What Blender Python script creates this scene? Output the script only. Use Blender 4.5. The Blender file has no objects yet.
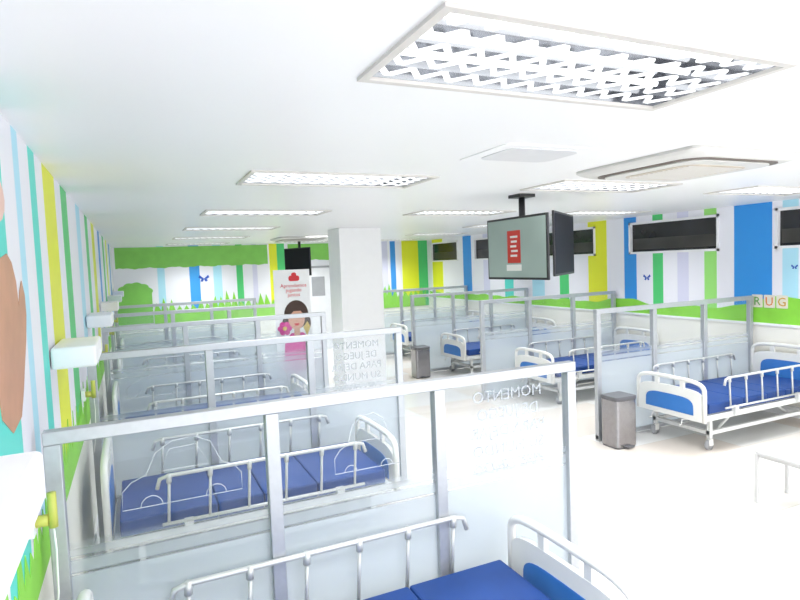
import bpy, math, random
from mathutils import Vector, Matrix, Euler
random.seed(4)
S=bpy.context.scene
COL=S.collection
CEIL=2.781; XW0=-0.407; XW1=7.61; YF=14.7; YB=-2.0; PITCH=2.46; K0=2.71

# ------------------------------------------------------------ materials
def new_mat(name):
    m=bpy.data.materials.new(name); m.use_nodes=True
    nt=m.node_tree; b=nt.nodes['Principled BSDF']
    return m,nt,b
def simple(name,col,rough=.5,metal=0.,spec=.5,emit=0.,noise=0.,nscale=8.,bump=0.,ecol=None,coat=0.):
    m,nt,b=new_mat(name)
    b.inputs['Base Color'].default_value=(*col,1); b.inputs['Roughness'].default_value=rough
    b.inputs['Metallic'].default_value=metal; b.inputs['Specular IOR Level'].default_value=spec
    b.inputs['Coat Weight'].default_value=coat
    if emit: 
        b.inputs['Emission Color'].default_value=(*(ecol or col),1); b.inputs['Emission Strength'].default_value=emit
    tc=nt.nodes.new('ShaderNodeTexCoord'); n=nt.nodes.new('ShaderNodeTexNoise'); n.inputs['Scale'].default_value=nscale
    nt.links.new(tc.outputs['Object'],n.inputs['Vector'])
    if noise:
        r=nt.nodes.new('ShaderNodeValToRGB')
        r.color_ramp.elements[0].position=.3; r.color_ramp.elements[1].position=.7
        r.color_ramp.elements[0].color=(*[max(0,c*(1-noise)) for c in col],1)
        r.color_ramp.elements[1].color=(*[min(1,c*(1+noise*.4)) for c in col],1)
        nt.links.new(n.outputs['Fac'],r.inputs['Fac']); nt.links.new(r.outputs['Color'],b.inputs['Base Color'])
    if bump:
        bp=nt.nodes.new('ShaderNodeBump'); bp.inputs['Strength'].default_value=bump; bp.inputs['Distance'].default_value=.002
        nt.links.new(n.outputs['Fac'],bp.inputs['Height']); nt.links.new(bp.outputs['Normal'],b.inputs['Normal'])
    return m
def mural(name,axis,lo,hi,stripes,base,low_z,low_col):
    m,nt,b=new_mat(name); b.inputs['Roughness'].default_value=.45
    g=nt.nodes.new('ShaderNodeNewGeometry'); sp=nt.nodes.new('ShaderNodeSeparateXYZ')
    nt.links.new(g.outputs['Position'],sp.inputs[0])
    mr=nt.nodes.new('ShaderNodeMapRange'); mr.inputs['From Min'].default_value=lo; mr.inputs['From Max'].default_value=hi
    nt.links.new(sp.outputs[axis],mr.inputs['Value'])
    r=nt.nodes.new('ShaderNodeValToRGB'); cr=r.color_ramp; cr.interpolation='CONSTANT'
    stops=[(0,base)]
    for a,c,col in sorted(stripes):
        a=(a-lo)/(hi-lo); c=(c-lo)/(hi-lo)
        if abs(stops[-1][0]-a)<1e-4: stops.pop()
        stops.append((a,col)); stops.append((c,base))
    cr.elements[0].position=0; cr.elements[0].color=(*base,1); cr.elements.remove(cr.elements[1])
    for p,c in stops[:32]:
        if p<=0: cr.elements[0].color=(*c,1); continue
        e=cr.elements.new(min(p,1)); e.color=(*c,1)
    nt.links.new(mr.outputs[0],r.inputs['Fac'])
    lt=nt.nodes.new('ShaderNodeMath'); lt.operation='LESS_THAN'; lt.inputs[1].default_value=low_z
    nt.links.new(sp.outputs['Z'],lt.inputs[0])
    mx=nt.nodes.new('ShaderNodeMix'); mx.data_type='RGBA'
    nt.links.new(lt.outputs[0],mx.inputs['Factor']); nt.links.new(r.outputs['Color'],mx.inputs['A'])
    mx.inputs['B'].default_value=(*low_col,1)
    nt.links.new(mx.outputs['Result'],b.inputs['Base Color'])
    return m
def floor_mat():
    m,nt,b=new_mat('floor_vinyl'); b.inputs['Roughness'].default_value=.18; b.inputs['Specular IOR Level'].default_value=.45
    g=nt.nodes.new('ShaderNodeNewGeometry')
    br=nt.nodes.new('ShaderNodeTexBrick'); br.offset=0; br.squash=1
    br.inputs['Scale'].default_value=1; br.inputs['Brick Width'].default_value=1.2; br.inputs['Row Height'].default_value=.6
    br.inputs['Mortar Size'].default_value=.004; br.inputs['Mortar Smooth'].default_value=.1; br.inputs['Bias'].default_value=-.45
    br.inputs['Color1'].default_value=(.76,.75,.725,1); br.inputs['Color2'].default_value=(.66,.46,.30,1); br.inputs['Mortar'].default_value=(.55,.47,.38,1)
    nt.links.new(g.outputs['Position'],br.inputs['Vector'])
    mx=nt.nodes.new('ShaderNodeMix'); mx.data_type='RGBA'; mx.inputs['Factor'].default_value=.35
    nt.links.new(br.outputs['Color'],mx.inputs['A']); mx.inputs['B'].default_value=(.76,.75,.725,1)
    nt.links.new(mx.outputs['Result'],b.inputs['Base Color'])
    return m
def glass_mat():
    m=bpy.data.materials.new('frosted_banded_glass'); m.use_nodes=True; nt=m.node_tree; nt.nodes.clear()
    out=nt.nodes.new('ShaderNodeOutputMaterial')
    g=nt.nodes.new('ShaderNodeNewGeometry'); sp=nt.nodes.new('ShaderNodeSeparateXYZ'); nt.links.new(g.outputs['Position'],sp.inputs[0])
    mr=nt.nodes.new('ShaderNodeMapRange'); mr.inputs['From Min'].default_value=0; mr.inputs['From Max'].default_value=1.6
    nt.links.new(sp.outputs['Z'],mr.inputs['Value'])
    r=nt.nodes.new('ShaderNodeValToRGB'); cr=r.color_ramp; cr.interpolation='LINEAR'
    pts=[(0,.92),(.42,.91),(.578,.82),(.58,.3),(.587,.3),(.59,.72),(.62,.64),(.622,.22),(.629,.22),(.631,.46),(.66,.28),(.675,.06),(1,.035)]
    cr.elements[0].position=0; cr.elements[0].color=(.92,.92,.92,1); cr.elements[1].position=1; cr.elements[1].color=(.035,.035,.035,1)
    for p,v in pts[1:-1]:
        e=cr.elements.new(p); e.color=(v,v,v,1)
    nt.links.new(mr.outputs[0],r.inputs['Fac'])
    tr=nt.nodes.new('ShaderNodeBsdfTransparent'); tr.inputs['Color'].default_value=(.91,.935,.955,1)
    df=nt.nodes.new('ShaderNodeBsdfDiffuse'); df.inputs['Color'].default_value=(.57,.63,.69,1)
    tl=nt.nodes.new('ShaderNodeBsdfTranslucent'); tl.inputs['Color'].default_value=(.60,.67,.73,1)
    gl=nt.nodes.new('ShaderNodeBsdfGlossy'); gl.inputs['Roughness'].default_value=.03
    m1=nt.nodes.new('ShaderNodeMixShader'); m1.inputs[0].default_value=.5; nt.links.new(df.outputs[0],m1.inputs[1]); nt.links.new(tl.outputs[0],m1.inputs[2])
    m2=nt.nodes.new('ShaderNodeMixShader'); nt.links.new(r.outputs['Color'],m2.inputs[0]); nt.links.new(tr.outputs[0],m2.inputs[1]); nt.links.new(m1.outputs[0],m2.inputs[2])
    m3=nt.nodes.new('ShaderNodeMixShader'); m3.inputs[0].default_value=.03; nt.links.new(m2.outputs[0],m3.inputs[1]); nt.links.new(gl.outputs[0],m3.inputs[2])
    nt.links.new(m3.outputs[0],out.inputs[0])
    return m
def film_mat(name,col,a):
    m,nt,b=new_mat(name); b.inputs['Base Color'].default_value=(*col,1); b.inputs['Roughness'].default_value=.6; b.inputs['Specular IOR Level'].default_value=.1
    n=nt.nodes.new('ShaderNodeTexNoise'); n.inputs['Scale'].default_value=4
    mr=nt.nodes.new('ShaderNodeMapRange'); mr.inputs['To Min'].default_value=a-.05; mr.inputs['To Max'].default_value=a+.05
    nt.links.new(n.outputs['Fac'],mr.inputs['Value']); nt.links.new(mr.outputs[0],b.inputs['Alpha'])
    return m
WHITE=(.87,.87,.93)
BLUE=(.05,.32,.80); LBLUE=(.45,.78,.92); TEAL=(.10,.72,.62); GREEN=(.08,.60,.18); LGREEN=(.35,.8,.2); YEL=(.80,.85,.03); LAV=(.70,.70,.86)
M=dict(
 ceil=simple('ceiling_paint',(.91,.91,.925),.35,spec=.4,noise=.015,nscale=.6),
 floor=floor_mat(),
 lw=mural('mural_stripes_left','Y',-2,15,[(2.1,2.45,TEAL),(2.72,2.86,LBLUE),(3.12,3.36,TEAL),(3.62,4.15,YEL),(4.5,4.85,GREEN),(5.6,6.0,LBLUE),(6.6,7.0,GREEN),(7.6,8.1,YEL),(8.9,9.4,BLUE),(10.2,10.7,GREEN),(11.4,11.9,YEL),(12.8,13.3,BLUE)],WHITE,.95,(.88,.87,.79)),
 rw=mural('mural_stripes_right','Y',-2,15,[(3.0,3.5,LBLUE),(3.9,4.3,LAV),(4.52,4.72,LBLUE),(4.9,5.39,(.03,.30,.78)),(5.7,5.9,LGREEN),(6.15,6.35,LAV),(6.6,6.79,GREEN),(7.16,7.42,(.03,.3,.78)),(7.77,8.28,YEL),(8.8,9.05,GREEN),(9.5,9.9,LBLUE),(10.6,10.9,TEAL),(11.5,11.8,LAV),(12.3,12.7,(.03,.3,.78)),(13.8,14.4,YEL)],WHITE,1.18,(.90,.88,.81)),
 fw=mural('mural_stripes_far','X',-1,9,[(.5,.65,LBLUE),(1.2,1.43,(.05,.35,.8)),(1.75,1.95,LBLUE),(2.3,2.45,GREEN),(2.7,2.8,LAV),(3.12,3.32,YEL),(3.32,3.5,GREEN),(6.15,6.35,LAV),(6.45,6.6,BLUE),(6.79,7.32,YEL),(7.32,7.61,GREEN)],WHITE,.95,(.88,.87,.79)),
 white=simple('white_paint',(.95,.95,.96),.4,noise=.02),
 alu=simple('brushed_aluminium',(.50,.52,.55),.38,metal=.55,noise=.05,nscale=30),
 glass=glass_mat(),
 plastic=simple('white_bed_plastic',(.80,.80,.77),.3,noise=.02,coat=.2),
 chairp=simple('white_stool_plastic',(.60,.60,.60),.4,noise=.03),
 steel=simple('white_powdercoat_steel',(.74,.75,.74),.35,noise=.03),
 rail=simple('side_rail_aluminium',(.62,.63,.62),.3,metal=.3,noise=.03),
 blue=simple('blue_vinyl',(.006,.050,.235),.5,noise=.12,nscale=5,bump=.1),
 bluep=simple('blue_board_insert',(.04,.19,.55),.4,noise=.05),
 grey=simple('grey_rubber',(.35,.36,.38),.6,noise=.05),
 dark=simple('black_plastic',(.015,.015,.018),.35,noise=.1),
 screen=simple('dark_screen',(.010,.011,.016),.5,spec=.15,noise=.1),
 binm=simple('bin_steel',(.33,.32,.33),.22,metal=.85,noise=.08,nscale=20),
 binl=simple('bin_lid',(.12,.12,.13),.3,noise=.1),
 winf=simple('window_frame_paint',(.88,.88,.9),.4,noise=.02),
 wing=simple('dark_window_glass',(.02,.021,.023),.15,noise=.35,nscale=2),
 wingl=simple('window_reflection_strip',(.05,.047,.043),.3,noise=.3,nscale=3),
 tube=simple('fluorescent_tube',(1,1,1),.5,emit=1.6,ecol=(.97,.985,1)),
 mirror=simple('mirror_reflector',(.36,.37,.39),.10,metal=.95),
 louv=simple('louver_white_glow',(.93,.94,.95),.3,emit=.5,noise=.02),  # white slats with added emission, standing in for light from the tubes
 frame=simple('luminaire_frame',(.66,.63,.60),.4,noise=.03),
 ac=simple('ac_plastic',(.64,.63,.61),.4,noise=.02),
 acd=simple('ac_vent_dark',(.16,.13,.11),.5,noise=.1),
 acg=simple('ac_grille',(.58,.51,.43),.5,noise=.08),
 hatch=simple('hatch_panel',(.70,.705,.73),.4,noise=.03),
 gleaf=simple('mural_leaf_green',(.24,.62,.11),.5,noise=.08,nscale=4),
 gleaf2=simple('mural_bright_green',(.28,.72,.06),.5,noise=.12,nscale=4),
 brown=simple('mural_brown',(.60,.32,.20),.5,noise=.12,nscale=6),
 pink=simple('mural_salmon',(.88,.60,.52),.5,noise=.1),
 mblue=simple('mural_blue',(.02,.10,.5),.5,noise=.1),
 red=simple('red_print',(.65,.02,.03),.5,noise=.05),
 paper=simple('white_paper',(.88,.88,.88),.6,noise=.02),
 skin=simple('printed_skin',(.72,.40,.28),.6,noise=.05),
 hair=simple('printed_dark_hair',(.06,.03,.02),.6,noise=.1),
 magenta=simple('printed_magenta',(.7,.03,.30),.6,noise=.1),
 tile=simple('pale_tile',(.78,.74,.62),.5,noise=.04),
 t1=simple('tile_green_letter',(.12,.38,.06),.5,noise=.05),
 t2=simple('tile_orange_letter',(.75,.22,.02),.5,noise=.05),
 t3=simple('tile_ochre_letter',(.60,.34,.02),.5,noise=.05),
 tile_y=simple('yellow_print',(.70,.52,.12),.5,noise=.05),
 scr_lit=simple('lit_screen',(.20,.25,.23),.4,emit=.20,ecol=(.5,.66,.6),noise=.3,nscale=1.5),
 scr_red=simple('lit_screen_red',(.45,.03,.02),.4,emit=.15),
 scr_w=simple('lit_screen_white',(.6,.6,.58),.4,emit=.2),
 film=film_mat('pale_vinyl_film',(.54,.58,.62),.6),
 film2=film_mat('thin_white_outline_film',(.95,.96,.97),.45),
 yg=simple('yellow_green_plastic',(.60,.62,.12),.4,noise=.1),
 door=simple('door_paint',(.80,.81,.84),.4,noise=.03),
)
# ------------------------------------------------------------ mesh builder
class MB:
    def __init__(s): s.v=[]; s.f=[]; s.m=[]; s.s=[]; s.mats=[]
    def mi(s,mat):
        if mat not in s.mats: s.mats.append(mat)
        return s.mats.index(mat)
    def add(s,vs,fs,mat,smooth=False,T=None):
        o=len(s.v); i=s.mi(mat)
        for v in vs:
            v=Vector(v)
            if T: v=T@v
            s.v.append(v)
        for f in fs: s.f.append([o+k for k in f]); s.m.append(i); s.s.append(smooth)
        return s
    def box(s,x0,x1,y0,y1,z0,z1,mat,T=None):
        vs=[(x,y,z) for x in(x0,x1) for y in(y0,y1) for z in(z0,z1)]
        fs=[(0,1,3,2),(4,6,7,5),(0,4,5,1),(2,3,7,6),(0,2,6,4),(1,5,7,3)]
        return s.add(vs,fs,mat,False,T)
    def tube(s,pts,r,mat,n=8,closed=False,flat=1.0,T=None):
        pts=[Vector(p) for p in pts]; N=len(pts); vs=[]; fs=[]
        prev=None
        for i,p in enumerate(pts):
            if closed: t=(pts[(i+1)%N]-pts[i-1])
            else: t=(pts[min(i+1,N-1)]-pts[max(i-1,0)])
            t.normalize()
            if prev is None:
                ref=Vector((0,0,1)) if abs(t.z)<.9 else Vector((1,0,0))
                a=t.cross(ref).normalized()
            else:
                a=(prev-t*prev.dot(t)).normalized()
            prev=a; b=t.cross(a)
            for k in range(n):
                th=2*math.pi*k/n
                vs.append(p+a*math.cos(th)*r*flat+b*math.sin(th)*r)
        for i in range(N if closed else N-1):
            j=(i+1)%N
            for k in range(n):
                fs.append((i*n+k,i*n+(k+1)%n,j*n+(k+1)%n,j*n+k))
        if not closed:
            fs.append(tuple(range(n-1,-1,-1))); fs.append(tuple((N-1)*n+k for k in range(n)))
        return s.add(vs,fs,mat,True,T)
    def prism(s,pts,fn,d0,d1,mat,T=None):
        n=len(pts); vs=[fn(u,v,d0) for u,v in pts]+[fn(u,v,d1) for u,v in pts]
        fs=[tuple(range(n)),tuple(range(2*n-1,n-1,-1))]
        for i in range(n):
            j=(i+1)%n; fs.append((j,i,i+n,j+n))
        return s.add(vs,fs,mat,False,T)
    def build(s,name,parent=None,bevel=0,loc=(0,0,0),segs=2):
        me=bpy.data.meshes.new(name); me.from_pydata([tuple(v) for v in s.v],[],s.f)
        for m in s.mats: me.materials.append(m)
        for p,i,sm in zip(me.polygons,s.m,s.s): p.material_index=i; p.use_smooth=sm
        import bmesh
        bm=bmesh.new(); bm.from_mesh(me); bmesh.ops.recalc_face_normals(bm,faces=bm.faces); bm.to_mesh(me); bm.free()
        o=bpy.data.objects.new(name,me); COL.objects.link(o); o.location=loc
        if parent: o.parent=parent
        if bevel:
            b=o.modifiers.new('bevel','BEVEL'); b.width=bevel; b.segments=segs; b.limit_method='ANGLE'; b.angle_limit=math.radians(40)
        return o
def thing(name,label,cat,loc=(0,0,0),rz=0,group=None):
    e=bpy.data.objects.new(name,None); e.empty_display_size=.1; COL.objects.link(e); e.location=loc; e.rotation_euler=(0,0,rz)
    e['label']=label; e['category']=cat
    if group: e['group']=group
    return e
def dup(o,loc=None,rz=None,parent=None,label=None):
    c=o.copy(); COL.objects.link(c)
    if parent is not None: c.parent=parent
    if loc is not None: c.location=loc
    if rz is not None: c.rotation_euler=(0,0,rz)
    if label: c['label']=label
    for ch in o.children: 
        dup(ch,parent=c)
    return c
def struct(o): o['kind']='structure'; return o
def rrect(w,h,r,n=6,cx=0,cy=0):
    out=[]
    for sx,sy,a0 in((1,1,0),(-1,1,90),(-1,-1,180),(1,-1,270)):
        for k in range(n+1):
            a=math.radians(a0+90*k/n); out.append((cx+sx*(w/2-r)+r*math.cos(a),cy+sy*(h/2-r)+r*math.sin(a)))
    return out
XY=lambda u,v,d:(u,v,d)
XZ=lambda u,v,d:(u,d,v)
YZ=lambda u,v,d:(d,u,v)
def text_mesh(name,body,size,mat,parent=None,align='CENTER',extrude=.001,space=1.0):
    cu=bpy.data.curves.new(name,'FONT'); cu.body=body; cu.size=size; cu.align_x=align; cu.extrude=extrude; cu.space_line=space; cu.resolution_u=2
    t=bpy.data.objects.new(name,cu); COL.objects.link(t); bpy.context.view_layer.update()
    me=bpy.data.meshes.new_from_object(t); bpy.data.objects.remove(t)
    me.materials.clear(); me.materials.append(mat)
    o=bpy.data.objects.new(name,me); COL.objects.link(o)
    if parent: o.parent=parent
    return o

# ------------------------------------------------------------ room
lightsXY=[]
LX=[.705,3.155,5.5]; LL=1.325; LW=.593
for k in range(0,6):
    for i,x in enumerate(LX):
        y=1.224+PITCH*k
        if i==1 and k==3: continue
        if y+LW>YF: continue
        lightsXY.append((x,y))
struct(MB().box(XW0-.1,XW1+.1,YB,YF+.1,-.1,0,M['floor']).build('floor'))
xs=sorted(set([XW0-.1,XW1+.1]+[v for x,_ in lightsXY for v in(x+.02,x+LL-.02)]))
ys=sorted(set([YB,YF+.1]+[v for _,y in lightsXY for v in(y+.02,y+LW-.02)]))
mb=MB(); 
for i in range(len(xs)-1):
    for j in range(len(ys)-1):
        cx=(xs[i]+xs[i+1])/2; cy=(ys[j]+ys[j+1])/2
        if any(x<cx<x+LL and y<cy<y+LW for x,y in lightsXY): continue
        mb.box(xs[i],xs[i+1],ys[j],ys[j+1],CEIL,CEIL+.015,M['ceil'])
struct(mb.build('ceiling'))

def grass(seed,u0,u1,v,h,step):
    rnd=random.Random(seed); pts=[]; u=u0
    while u<u1:
        hh=h*(.4+.8*rnd.random()); pts+= [(u,v+.2*hh),(u+step*.5+step*.4*(rnd.random()-.5),v+hh)]; u+=step
    pts.append((u1,v)); return pts
def butterfly(mb,fn,u,v,s,d0,d1):
    for sx in(-1,1):
        mb.prism([(u,v),(u+sx*s,v+s*.9),(u+sx*s*1.25,v+s*.3),(u+sx*s*.6,v-.05*s)],fn,d0,d1,M['mblue'])
        mb.prism([(u,v),(u+sx*s*.6,v-.1*s),(u+sx*s*.85,v-.6*s),(u+sx*s*.3,v-.7*s)],fn,d0,d1,M['mblue'])
# left wall and its painted shapes
mb=MB().box(XW0-.1,XW0,YB,YF,0,CEIL+.12,M['lw'])
mb.prism([(1.0,.95)]+grass(1,1.0,14.6,1.06,.24,.11)+[(14.6,.95)],YZ,XW0+.001,XW0+.004,M['gleaf2'])
tr=[(2.2,1.72),(2.35,1.64),(2.52,1.66),(2.60,1.74),(2.66,1.82),(2.74,1.92),(2.79,2.02),(2.79,2.10),(2.74,2.16),(2.68,2.12),(2.64,2.06),(2.62,2.16),(2.56,2.23),(2.48,2.26),(2.36,2.24),(2.28,2.18),(2.1,2.20),(2.0,2.12),(2.12,2.04),(2.16,1.85)]
mb.prism(tr,YZ,XW0+.0005,XW0+.003,M['brown'])
mb.prism([(2.28+.22*math.cos(a*.3927),2.45+.10*math.sin(a*.3927)) for a in range(16)],YZ,XW0+.004,XW0+.006,M['pink'])
struct(mb.build('wall_left'))
# far wall
mb=MB().box(XW0-.1,XW1+.1,YF,YF+.1,0,CEIL+.12,M['fw'])
def canopy(u0,u1,zb):
    n=int((u1-u0)/.08); low=[(u0+(u1-u0)*i/n, zb+.012*math.sin(i*.9)+.008*math.sin(i*2.3)) for i in range(n+1)]
    mb.prism(low+[(u1,CEIL-.02),(u0,CEIL-.02)],XZ,YF-.004,YF-.001,M['gleaf'])
canopy(-.35,3.1,2.28); canopy(3.62,5.0,2.34)
bush=[(-.38,1.0)]
for a in range(37):
    th=math.pi-a*math.pi/36; q=1+.10*abs(math.sin(th*5.5))
    bush.append((.02+.36*math.cos(th)*q,1.70+.24*math.sin(th)*q))
bush.append((.38,1.0))
mb.prism(bush,XZ,YF-.007,YF-.005,M['gleaf'])
mb.prism([(.4,.95)]+grass(7,.4,7.5,1.2,.4,.16)+[(7.5,.95)],XZ,YF-.011,YF-.008,M['gleaf2'])
butterfly(mb,XZ,1.55,1.98,.10,YF-.014,YF-.011)
struct(mb.build('wall_far'))
# right wall with window openings
WY=[(3.21,4.86),(5.66,7.31),(8.1,9.75),(10.55,12.2),(12.98,14.45)]; WZ0,WZ1=2.17,2.69
mb=MB(); mb.box(XW1,XW1+.1,YB,YF,0,WZ0,M['rw']); mb.box(XW1,XW1+.1,YB,YF,WZ1,CEIL+.12,M['rw'])
pr=YB
for a,b in WY+[(YF,YF)]:
    mb.box(XW1,XW1+.1,pr,a,WZ0,WZ1,M['rw']); pr=b
hill=[(3.0,1.19)]
for i in range(141):
    y=3.0+11.6*i/140
    hill.append((y,1.34+.20*math.exp(-((y-4.7)/.7)**2)+.08*math.exp(-((y-7.4)/.5)**2)+.012*math.sin(i*.9)+.012*math.sin(i*.37)))
hill.append((14.6,1.19))
mb.prism(hill,YZ,XW1-.004,XW1-.001,M['gleaf2'])
butterfly(mb,YZ,6.95,1.78,.06,XW1-.006,XW1-.004)
butterfly(mb,YZ,4.62,1.93,.035,XW1-.006,XW1-.004)
struct(mb.build('wall_right'))
for n,(a,b) in enumerate(WY,1):
    mb=MB(); x0,x1=XW1-.02,XW1+.06; t=.035
    mb.box(x0,x1,a,b,WZ0,WZ0+t,M['winf']).box(x0,x1,a,b,WZ1-t,WZ1,M['winf'])
    mb.box(x0,x1,a,a+t,WZ0,WZ1,M['winf']).box(x0,x1,b-t,b,WZ0,WZ1,M['winf'])
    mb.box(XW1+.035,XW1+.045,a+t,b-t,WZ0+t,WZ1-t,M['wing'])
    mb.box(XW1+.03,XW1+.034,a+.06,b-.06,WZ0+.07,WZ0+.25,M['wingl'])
    struct(mb.build('window_%d'%n))
for nm,args in (('baseboard_left',(XW0,XW0+.015,YB,YF,0,.1)),('baseboard_right',(XW1-.015,XW1,YB,YF,0,.1)),('baseboard_far',(XW0,XW1,YF-.015,YF,0,.1))):
    struct(MB().box(*args,M['white']).build(nm))
struct(MB().box(XW1-.02,XW1,YB,YF,1.16,1.19,M['white']).build('trim_1'))
struct(MB().box(3.1,3.85,9.1,9.7,0,CEIL,M['white']).build('trim_2',bevel=.01))
mb=MB(); dx0,dx1=3.95,4.8
mb.box(dx0-.05,dx0,YF-.04,YF,0,2.18,M['grey']).box(dx1,dx1+.05,YF-.04,YF,0,2.18,M['grey']).box(dx0-.05,dx1+.05,YF-.04,YF,2.13,2.18,M['grey'])
mb.box(dx0,dx1,YF-.025,YF-.003,0.01,2.13,M['door']).box(dx0+.25,dx1-.25,YF-.03,YF-.026,1.4,1.9,M['grey']).box(dx0+.05,dx0+.15,YF-.06,YF-.025,1.02,1.06,M['alu'])
struct(mb.build('door_1'))
# bay sign tiles
for i,(ch,mt) in enumerate((('R','t1'),('U','t2'),('G','t3'))):
    y=5.10-i*.165
    r=thing('bay_sign_tile','small pale square tile with coloured letter on wall','sign',(XW1-.006,y,1.48),group='letter tiles on the wall')
    MB().prism(rrect(.145,.17,.012),YZ,-.008,0,M['tile']).build('tile_plate',r)
    t=text_mesh('tile_letter',ch,.16,M[mt],r); t.rotation_euler=(math.pi/2,0,-math.pi/2); t.location=(-.010,0,-.055)

# ------------------------------------------------------------ recessed luminaires
ld=bpy.data.lights.new('lamp_output','AREA'); ld.shape='RECTANGLE'; ld.size=LL-.08; ld.size_y=LW-.08; ld.energy=27; ld.color=(.97,.985,1.0); ld.spread=math.radians(118)
def make_lum():
    r=thing('louvered_ceiling_light','recessed fluorescent ceiling light with white zigzag louver','ceiling light',(0,0,CEIL),group='recessed louvered ceiling lights')
    mb=MB(); w=.028
    mb.box(0,LL,0,w,-.012,0,M['frame']).box(0,LL,LW-w,LW,-.012,0,M['frame']).box(0,w,w,LW-w,-.012,0,M['frame']).box(LL-w,LL,w,LW-w,-.012,0,M['frame'])
    mb.build('light_frame',r)
    mb=MB(); a,b,c,d=.022,LL-.022,.022,LW-.022; h=.10
    mb.box(a,b,c,d,h,h+.005,M['mirror']).box(a,a+.004,c,d,.001,h,M['mirror']).box(b-.004,b,c,d,.001,h,M['mirror']).box(a,b,c,c+.004,.001,h,M['mirror']).box(a,b,d-.004,d,.001,h,M['mirror'])
    mb.build('reflector_tray',r)
    for i in range(4):
        y=LW*(i+.5)/4
        MB().tube([(.06,y,.075),(LL-.06,y,.075)],.012,M['tube'],10).build('fluorescent_tube',r)
    mb=MB(); rows=5; n=11
    for i in range(rows):
        yc=.03+(LW-.06)*(i+.5)/rows; A=(LW-.06)/rows*.37
        for k in range(n*2):
            x0=.03+(LL-.06)*k/(2*n); x1=.03+(LL-.06)*(k+1)/(2*n); s0=A if k%2==0 else -A
            T=.013
            vs=[]
            for z in(.003,.009):
                vs+= [(x0-T,yc-s0,z),(x0+T,yc-s0,z),(x1+T,yc+s0,z),(x1-T,yc+s0,z)]
            mb.add(vs,[(0,1,2,3),(7,6,5,4),(0,4,5,1),(1,5,6,2),(2,6,7,3),(3,7,4,0)],M['louv'])
    mb.build('zigzag_louver',r)
    lo=bpy.data.objects.new('lamp_output',ld); COL.objects.link(lo); lo.parent=r; lo.location=(LL/2,LW/2,-.002)
    return r
L0=None
for x,y in lightsXY:
    if L0 is None: L0=make_lum(); L0.location=(x,y,CEIL)
    else: dup(L0,loc=(x,y,CEIL))
# access hatch
r=thing('ceiling_access_hatch','square pale grey access hatch set in the ceiling','ceiling hatch',(2.16,2.83,CEIL))
MB().prism(rrect(.66,.50,.02),XY,-.006,0,M['ceil']).build('hatch_frame',r)
MB().prism(rrect(.50,.36,.08),XY,-.010,-.006,M['hatch']).build('hatch_door',r)
# AC cassettes
def make_ac():
    r=thing('ceiling_air_conditioner','white four-way cassette air conditioner on the ceiling','air conditioner',(3.47,2.85,CEIL),group='ceiling cassette air conditioners')
    mb=MB(); 
    rings=[(1.02,.05,0),(1.03,.06,-.018),(1.0,.08,-.034),(.95,.12,-.048),(.93,.13,-.052)]
    vs=[];fs=[]
    for w_,rr,z in rings:
        o=rrect(w_,w_,rr); n=len(o); vs+=[(u,v,z) for u,v in o]
    for q in range(len(rings)-1):
        fs+=[(q*n+k,q*n+(k+1)%n,(q+1)*n+(k+1)%n,(q+1)*n+k) for k in range(n)]
    fs+=[tuple(range((len(rings)-1)*n,len(rings)*n)),tuple(range(n))]
    mb.add(vs,fs,M['ac']); mb.build('cassette_panel',r)
    MB().prism(rrect(.88,.88,.16,10),XY,-.056,-.050,M['acd']).build('air_vent',r)
    mb=MB(); mb.prism(rrect(.80,.80,.14,10),XY,-.066,-.056,M['ac']); mb.build('centre_cover',r,bevel=.004)
    m2=MB(); m2.prism(rrect(.58,.58,.10,8),XY,-.070,-.066,M['acg'])
    for k in range(13):
        y=-.24+.48*k/12; m2.box(-.25,.25,y-.008,y+.008,-.074,-.070,M['ac'])
    m2.build('intake_grille',r)
    return r
A0=make_ac(); dup(A0,loc=(3.2,11.95,CEIL))

# ------------------------------------------------------------ partitions
def make_part(L,label,group):
    H=1.55
    r=thing('glass_partition',label,'partition',group=group)
    MB().box(0,L,-.03,.03,H-.055,H,M['alu']).build('top_rail',r,bevel=.004)
    MB().box(0,L,-.025,.025,.02,.07,M['alu']).build('bottom_rail',r,bevel=.004)
    n=3; w=.062
    for i in range(n+1):
        x=w/2+(L-w)*i/n
        MB().box(x-w/2,x+w/2,-.029,.029,0,H-.055,M['alu']).build('post',r,bevel=.004)
    for i in range(n):
        a=w+(L-w)*i/n; b=(L-w)*(i+1)/n
        MB().add([(a,0,.07),(b,0,.07),(b,0,H-.055),(a,0,H-.055)],[(0,1,2,3)],M['glass']).build('glass_panel',r)
    return r
PL=make_part(2.72,'aluminium framed partition with three banded frosted glass panels between beds','glass bed partitions')
PL.location=(-.37,K0,0)
for k in range(1,5):
    p=dup(PL,loc=(-.37,K0+PITCH*k,0))
    if k==1: P1=p
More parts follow.
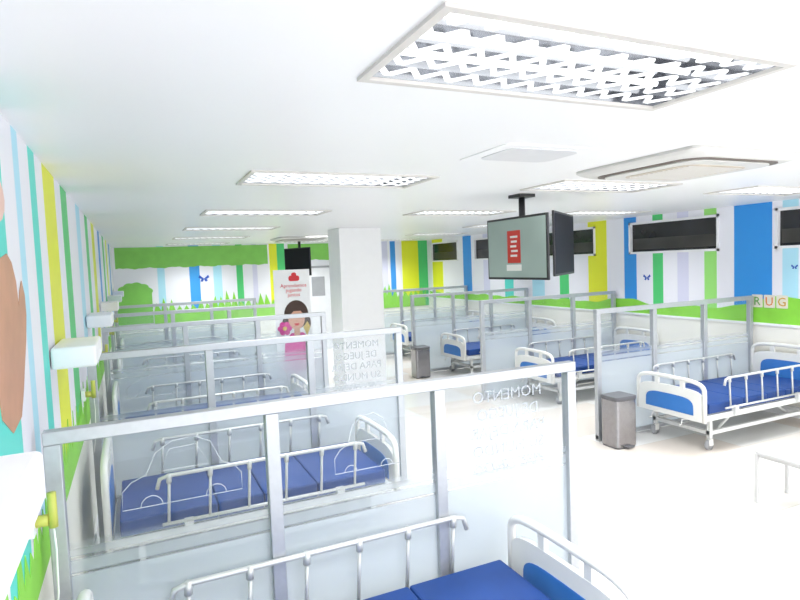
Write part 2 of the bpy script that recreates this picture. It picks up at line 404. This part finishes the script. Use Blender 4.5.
for p in(PL,P1):
    t=text_mesh('glass_lettering','MOMENTO\nDE JUEGO\nPARA DEJAR\nSU MUNDO\nMAS LINDO',.092,M['film'],p,space=1.1)
    t.rotation_euler=(math.pi/2,0,math.pi); t.location=(2.25,-.004,1.385)
    def car(cx,cz,w,h,name):
        prof=[(-.5,.0),(-.5,.28),(-.42,.42),(-.30,.50),(-.22,.82),(-.08,.97),(.10,1.0),(.24,.88),(.33,.52),(.44,.42),(.5,.28),(.5,.0)]
        P=[(cx+a*w,.004,cz+b*h) for a,b in prof]
        mb=MB(); mb.tube(P,.002,M['film2'],6,closed=True)
        for q in(-.27,.27): mb.tube([(cx+q*w+.09*w*math.cos(a*.5236),.004,cz+.09*w*math.sin(a*.5236)) for a in range(7)],.002,M['film2'],6)
        mb.tube([(cx-.2*w,.004,cz+.52*h),(cx-.1*w,.004,cz+.85*h),(cx+.12*w,.004,cz+.87*h),(cx+.22*w,.004,cz+.52*h)],.0018,M['film2'],6,closed=True)
        mb.build(name,p)
    car(.52,1.16,.50,.28,'cartoon_outline'); car(1.40,1.14,.36,.28,'cartoon_outline')
p0=None
for k in range(1,5):
    r=make_part(2.75,'aluminium framed partition with three banded frosted glass panels between beds','glass bed partitions') if p0 is None else dup(p0)
    p0=p0 or r
    r.location=(4.83,K0+PITCH*k,0)

# ------------------------------------------------------------ beds
def arch(hw,z0,z1,zt,n=16,e=.5):
    pts=[(-hw,z0),(-hw,z1-.10)]
    for k in range(1,n):
        t=k/n; a=math.pi*(1-t)
        u=hw*math.copysign(abs(math.cos(a))**e,math.cos(a)); v=z1-.10+(zt-z1+.10)*abs(math.sin(a))**e
        pts.append((u,v))
    pts+=[(hw,z1-.10),(hw,z0)]
    return pts
def make_board(parent,name,x,zt,z1):
    mb=MB(); out=arch(.445,.34,z1,zt)
    mb.tube([(x,u,v) for u,v in out],.024,M['plastic'],10,flat=1.0)
    pl=arch(.425,.34,z1-.085,zt-.095)
    mb.prism(pl,YZ,x-.016,x+.016,M['plastic'])
    for u in(-.17,.17): mb.prism([(u-.025,zt-.12),(u+.025,zt-.12),(u+.025,zt-.01),(u-.025,zt-.01)],YZ,x-.014,x+.014,M['plastic'])
    b=mb.build(name,parent)
    ins=arch(.32,.40,z1-.19,zt-.19)
    m2=MB(); m2.prism(ins,YZ,x-.020,x+.020,M['bluep'])
    m2.build('board_insert',b)
    return b
def make_bed():
    r=thing('hospital_bed','white hospital bed with blue mattress and raised side rails','hospital bed',group='ward hospital beds')
    mb=MB()
    for a,b in((.10,.728),(.732,1.053),(1.057,1.458),(1.462,2.02)): mb.box(a,b,-.43,.43,.42,.53,M['blue'])
    mb.build('mattress',r,bevel=.012,segs=2)
    mb=MB()
    for y in(-.42,.42): mb.box(.05,2.07,y-.02,y+.02,.35,.41,M['steel'])
    for x in(.06,.55,1.05,1.55,2.03): mb.box(x,x+.04,-.42,.42,.36,.40,M['steel'])
    mb.box(.1,2.02,-.40,.40,.402,.415,M['steel'])
    for y in(-.36,.36): mb.box(.2,1.95,y-.02,y+.02,.17,.21,M['steel'])
    for x in(.2,1.9):
        mb.box(x,x+.05,-.38,.38,.17,.21,M['steel'])
        for y in(-.36,.36): mb.box(x+.005,x+.045,y-.02,y+.02,.13,.36,M['steel'])
    for y in(-.3,.3):
        mb.tube([(.5,y,.2),(.8,y,.38)],.014,M['steel']); mb.tube([(1.4,y,.38),(1.7,y,.2)],.014,M['steel'])
    mb.build('bed_frame',r)
    make_board(r,'headboard',.03,.93,.88)
    make_board(r,'footboard',2.11,.775,.73)
    for sgn in(-1,1):
        mb=MB(); y=sgn*.475; t=.80
        mb.tube([(.34,y,t-.08),(.36,y,t-.015),(.42,y,t),(1.76,y,t),(1.82,y,t-.015),(1.84,y,t-.08)],.014,M['rail'],8)
        mb.tube([(.36,y,.47),(1.82,y,.47)],.012,M['rail'],8)
        for k in range(6):
            x=.42+1.34*k/5
            mb.tube([(x-.02,y,.47),(x,y,t)],.010,M['rail'],8)
            mb.tube([(x-.004,y,t-.05),(x,y,t+.010)],.018,M['rail'],8)
        mb.box(.5,.56,min(y,sgn*.43),max(y,sgn*.43),.37,.47,M['steel']).box(1.6,1.66,min(y,sgn*.43),max(y,sgn*.43),.37,.47,M['steel'])
        mb.build('side_rail',r)
    for x in(.225,1.925):
        for y in(-.36,.36):
            mb=MB(); mb.tube([(x,y,.09),(x,y,.17)],.014,M['steel'],8)
            mb.box(x-.03,x+.03,y-.022,y-.017,.05,.12,M['plastic']).box(x-.03,x+.03,y+.017,y+.022,.05,.12,M['plastic']).box(x-.03,x+.03,y-.022,y+.022,.115,.122,M['plastic'])
            c=mb.build('caster',r)
            MB().tube([(x+.01,y-.014,.06),(x+.01,y+.014,.06)],.06,M['grey'],16).build('caster_wheel',c)
    for y in(-.2,.2):
        MB().tube([(2.0,y,.33),(2.16,y,.33),(2.17,y,.28),(2.20,y,.28)],.009,M['rail'],6).build('crank_handle',r)
    return r
B0=make_bed(); B0.location=(-.28,K0-.52,0)
for k in range(1,5): dup(B0,loc=(-.28,K0-.52+PITCH*k,0))
for k in range(1,5): dup(B0,loc=(7.55,K0-.50+PITCH*k,0),rz=math.pi)
# ------------------------------------------------------------ wall items, left
def make_unit():
    r=thing('bed_head_unit','white box-shaped bed-head unit mounted on striped wall','wall unit',group='bed-head wall units')
    MB().box(XW0+.006,-.195,0,.5,1.70,1.81,M['white']).build('unit_housing',r,bevel=.012)
    MB().box(-.196,-.193,.30,.36,1.73,1.76,M['paper']).build('socket',r)
    return r
U0=make_unit(); U0.location=(0,.92,0)
for k in range(1,6): dup(U0,loc=(0,.92+PITCH*k,0))
def make_flow():
    r=thing('oxygen_flowmeter','yellow-green oxygen outlet with hanging clear tube on wall','flowmeter',group='wall oxygen flowmeters')
    mb=MB(); mb.box(.006,.03,-.05,.05,-.04,.04,M['white']); mb.tube([(.03,0,0),(.07,0,0)],.022,M['yg'],12); mb.build('gas_outlet',r)
    MB().tube([(.085,0,-.03),(.085,0,.10)],.016,M['yg'],10).build('flow_tube',r)
    MB().tube([(.085,0,-.03),(.087,.01,-.12),(.08,.03,-.3),(.06,.02,-.45)],.004,M['paper'],6).build('oxygen_hose',r)
    return r
F0=make_flow(); F0.location=(XW0,2.45,1.28)
for k in range(1,5): dup(F0,loc=(XW0,2.45+PITCH*k,1.28))
# ------------------------------------------------------------ bins
def make_bin():
    r=thing('pedal_bin','grey steel pedal bin standing on the floor','trash bin',group='steel pedal bins')
    MB().prism(rrect(.30,.26,.04),XY,.02,.54,M['binm']).build('bin_body',r)
    MB().prism(rrect(.315,.275,.045),XY,.54,.585,M['binl']).build('bin_lid',r,bevel=.012)
    MB().box(-.05,.05,-.18,-.12,.015,.03,M['binl']).build('foot_pedal',r)
    MB().prism(rrect(.29,.25,.04),XY,0,.02,M['binl']).build('bin_base',r)
    return r
N0=make_bin(); N0.location=(4.93,4.93,0)
dup(N0,loc=(4.85,9.80,0))
# ------------------------------------------------------------ TVs
def tv_thing(a,b,z,h,pole,lit,label):
    ax,ay=a; bx,by=b; w=math.hypot(bx-ax,by-ay); ang=math.atan2(by-ay,bx-ax)
    r=thing('ceiling_television',label,'television',((ax+bx)/2,(ay+by)/2,z),ang)
    mb=MB(); mb.box(-w/2,w/2,0,.022,-h/2,h/2,M['dark']); mb.box(-w*.3,w*.3,.022,.045,-h*.3,h*.3,M['dark'])
    mb.build('tv_housing',r,bevel=.006)
    t=.022
    sc=MB().box(-w/2+t,w/2-t,-.003,.001,-h/2+t,h/2-t,M['scr_lit'] if lit else M['screen']).build('screen',r)
    if lit:
        mb=MB(); mb.box(-.12,.08,-.006,-.003,-.14,.17,M['scr_red'])
        for i in range(5): mb.box(-.07+.01*(i%2),.04-.01*(i%3),-.008,-.006,.10-.045*i,.12-.045*i,M['scr_w'])
        mb.box(-.14,.09,-.006,-.003,-.215,-.155,M['scr_w'])
        mb.build('screen_picture',sc)
    if pole:
        m=MB(); Ti=Matrix.Rotation(-ang,4,'Z')
        px,py=pole; d=Ti@Vector((px-(ax+bx)/2,py-(ay+by)/2,0))
        m.tube([(d.x,d.y,-.05),(d.x,d.y,CEIL-z)],.03,M['dark'],12); m.box(d.x-.09,d.x+.09,d.y-.09,d.y+.09,CEIL-z-.03,CEIL-z,M['dark'])
        m.box(d.x-.12,d.x+.12,min(.02,d.y),max(.02,d.y)+.02,-.06,.06,M['dark'])
        m.build('ceiling_mount',r)
    return r
tv_thing((3.33,5.08),(3.35,4.15),2.27,.60,(3.43,4.62),True,'flat television showing a red poster, hung from ceiling pole')
tv_thing((3.60,4.36),(4.32,4.92),2.30,.62,None,False,'dark switched-off television hung back to back from ceiling')
tv_thing((2.95,12.3),(3.30,11.55),2.28,.58,(3.22,12.05),False,'small dark television hung from ceiling by far wall')
# ------------------------------------------------------------ banner
r=thing('roll_up_banner','tall white roll-up banner with printed dark-haired child and magenta flower','banner',(1.97,7.86,0))
MB().box(-.27,.27,-.06,.06,0,.07,M['alu']).build('banner_base',r,bevel=.01)
bn=MB().box(-.25,.25,-.004,.004,.07,2.14,M['paper']).build('banner_sheet',r)
mb=MB(); mb.prism(rrect(.15,.075,.03,cx=.03,cy=2.02),XZ,-.006,-.004,M['red']); mb.prism(rrect(.07,.06,.028,cx=.03,cy=2.07),XZ,-.007,-.004,M['red']); mb.build('printed_logo',bn)
mb=MB(); E=lambda cx,cy,a,b,d0,d1,mt,n=24: mb.prism([(cx+a*math.cos(q*2*math.pi/n),cy+b*math.sin(q*2*math.pi/n)) for q in range(n)],XZ,d0,d1,mt)
E(.04,1.52,.17,.20,-.006,-.0045,M['hair'])
E(.19,1.40,.05,.10,-.0055,-.0045,M['hair']); E(-.11,1.40,.05,.10,-.0055,-.0045,M['hair'])
mb.prism([(-.17,.75),(.24,.75),(.22,1.18),(.12,1.27),(-.04,1.27),(-.13,1.18)],XZ,-.0065,-.0045,M['magenta'])
mb.prism([(.0,1.22),(.08,1.22),(.08,1.36),(.0,1.36)],XZ,-.007,-.0045,M['skin'])
E(.04,1.46,.115,.145,-.0075,-.006,M['skin'])
mb.prism([(-.08,1.54),(-.03,1.62),(.06,1.63),(.14,1.56),(.155,1.50),(.10,1.57),(.0,1.57),(-.075,1.49)],XZ,-.009,-.0075,M['hair'])
for sx in(-.045,.045): E(.04+sx,1.485,.018,.012,-.009,-.0075,M['hair'],12)
mb.prism([(.03,1.45),(.05,1.45),(.055,1.425),(.025,1.425)],XZ,-.0085,-.0075,M['brown'])
mb.prism([(.0,1.40),(.08,1.40),(.06,1.37),(.02,1.37)],XZ,-.009,-.0075,M['red'])
mb.prism([(.18,1.22),(.23,1.34),(.19,1.42),(.13,1.34)],XZ,-.0075,-.0045,M['tile_y'])
for a in range(6):
    E(-.13+.06*math.cos(a*1.047),1.34+.06*math.sin(a*1.047),.04,.04,-.0085-.0003*a,-.006,M['magenta'],10)
E(-.13,1.34,.03,.03,-.012,-.006,M['tile_y'],10)
mb.build('printed_child_portrait',bn)
t=text_mesh('banner_lettering','Aprendemos\njugando\njuntos',.070,M['red'],bn,space=.9); t.rotation_euler=(math.pi/2,0,0); t.location=(.02,-.006,1.90)
# ------------------------------------------------------------ plastic stool
r=thing('plastic_stool','low white stool with thin legs standing on glossy floor','stool',(4.96,3.0,0))
mb=MB(); mb.prism(rrect(.46,.44,.06),XY,.43,.455,M['chairp'])
mb.box(-.20,.20,-.205,-.19,.40,.43,M['chairp']).box(-.20,.20,.19,.205,.40,.43,M['chairp']).box(-.205,-.19,-.20,.20,.40,.43,M['chairp']).box(.19,.205,-.20,.20,.40,.43,M['chairp'])
mb.build('seat',r,bevel=.006)
for x,y in((-.19,-.18),(-.19,.18),(.19,-.18),(.19,.18)):
    MB().box(x*1.08-.015,x*1.08+.015,y*1.08-.015,y*1.08+.015,0,.43,M['chairp']).build('leg',r,bevel=.004)

# ------------------------------------------------------------ camera, light
f,yw,pt,rl=582.1,*map(math.radians,(24.526,3.628,2.219))
F=Vector((math.sin(yw)*math.cos(pt),math.cos(yw)*math.cos(pt),-math.sin(pt)))
R=Vector((math.cos(yw),-math.sin(yw),0)); U=R.cross(F)
R2=R*math.cos(rl)-U*math.sin(rl); U2=R*math.sin(rl)+U*math.cos(rl)
cam=bpy.data.objects.new('camera',bpy.data.cameras.new('camera')); COL.objects.link(cam)
mw=Matrix((( R2.x,U2.x,-F.x,0),(R2.y,U2.y,-F.y,0),(R2.z,U2.z,-F.z,2.172),(0,0,0,1)))
cam.matrix_world=mw; cam.data.sensor_width=36; cam.data.lens=f*36/800; cam.data.clip_start=.02
S.camera=cam
w=bpy.data.worlds.new('world'); S.world=w; w.use_nodes=True
w.node_tree.nodes['Background'].inputs[0].default_value=(.95,.97,1,1); w.node_tree.nodes['Background'].inputs[1].default_value=3.4
S.view_settings.view_transform='Standard'; S.view_settings.look='None'; S.view_settings.exposure=0
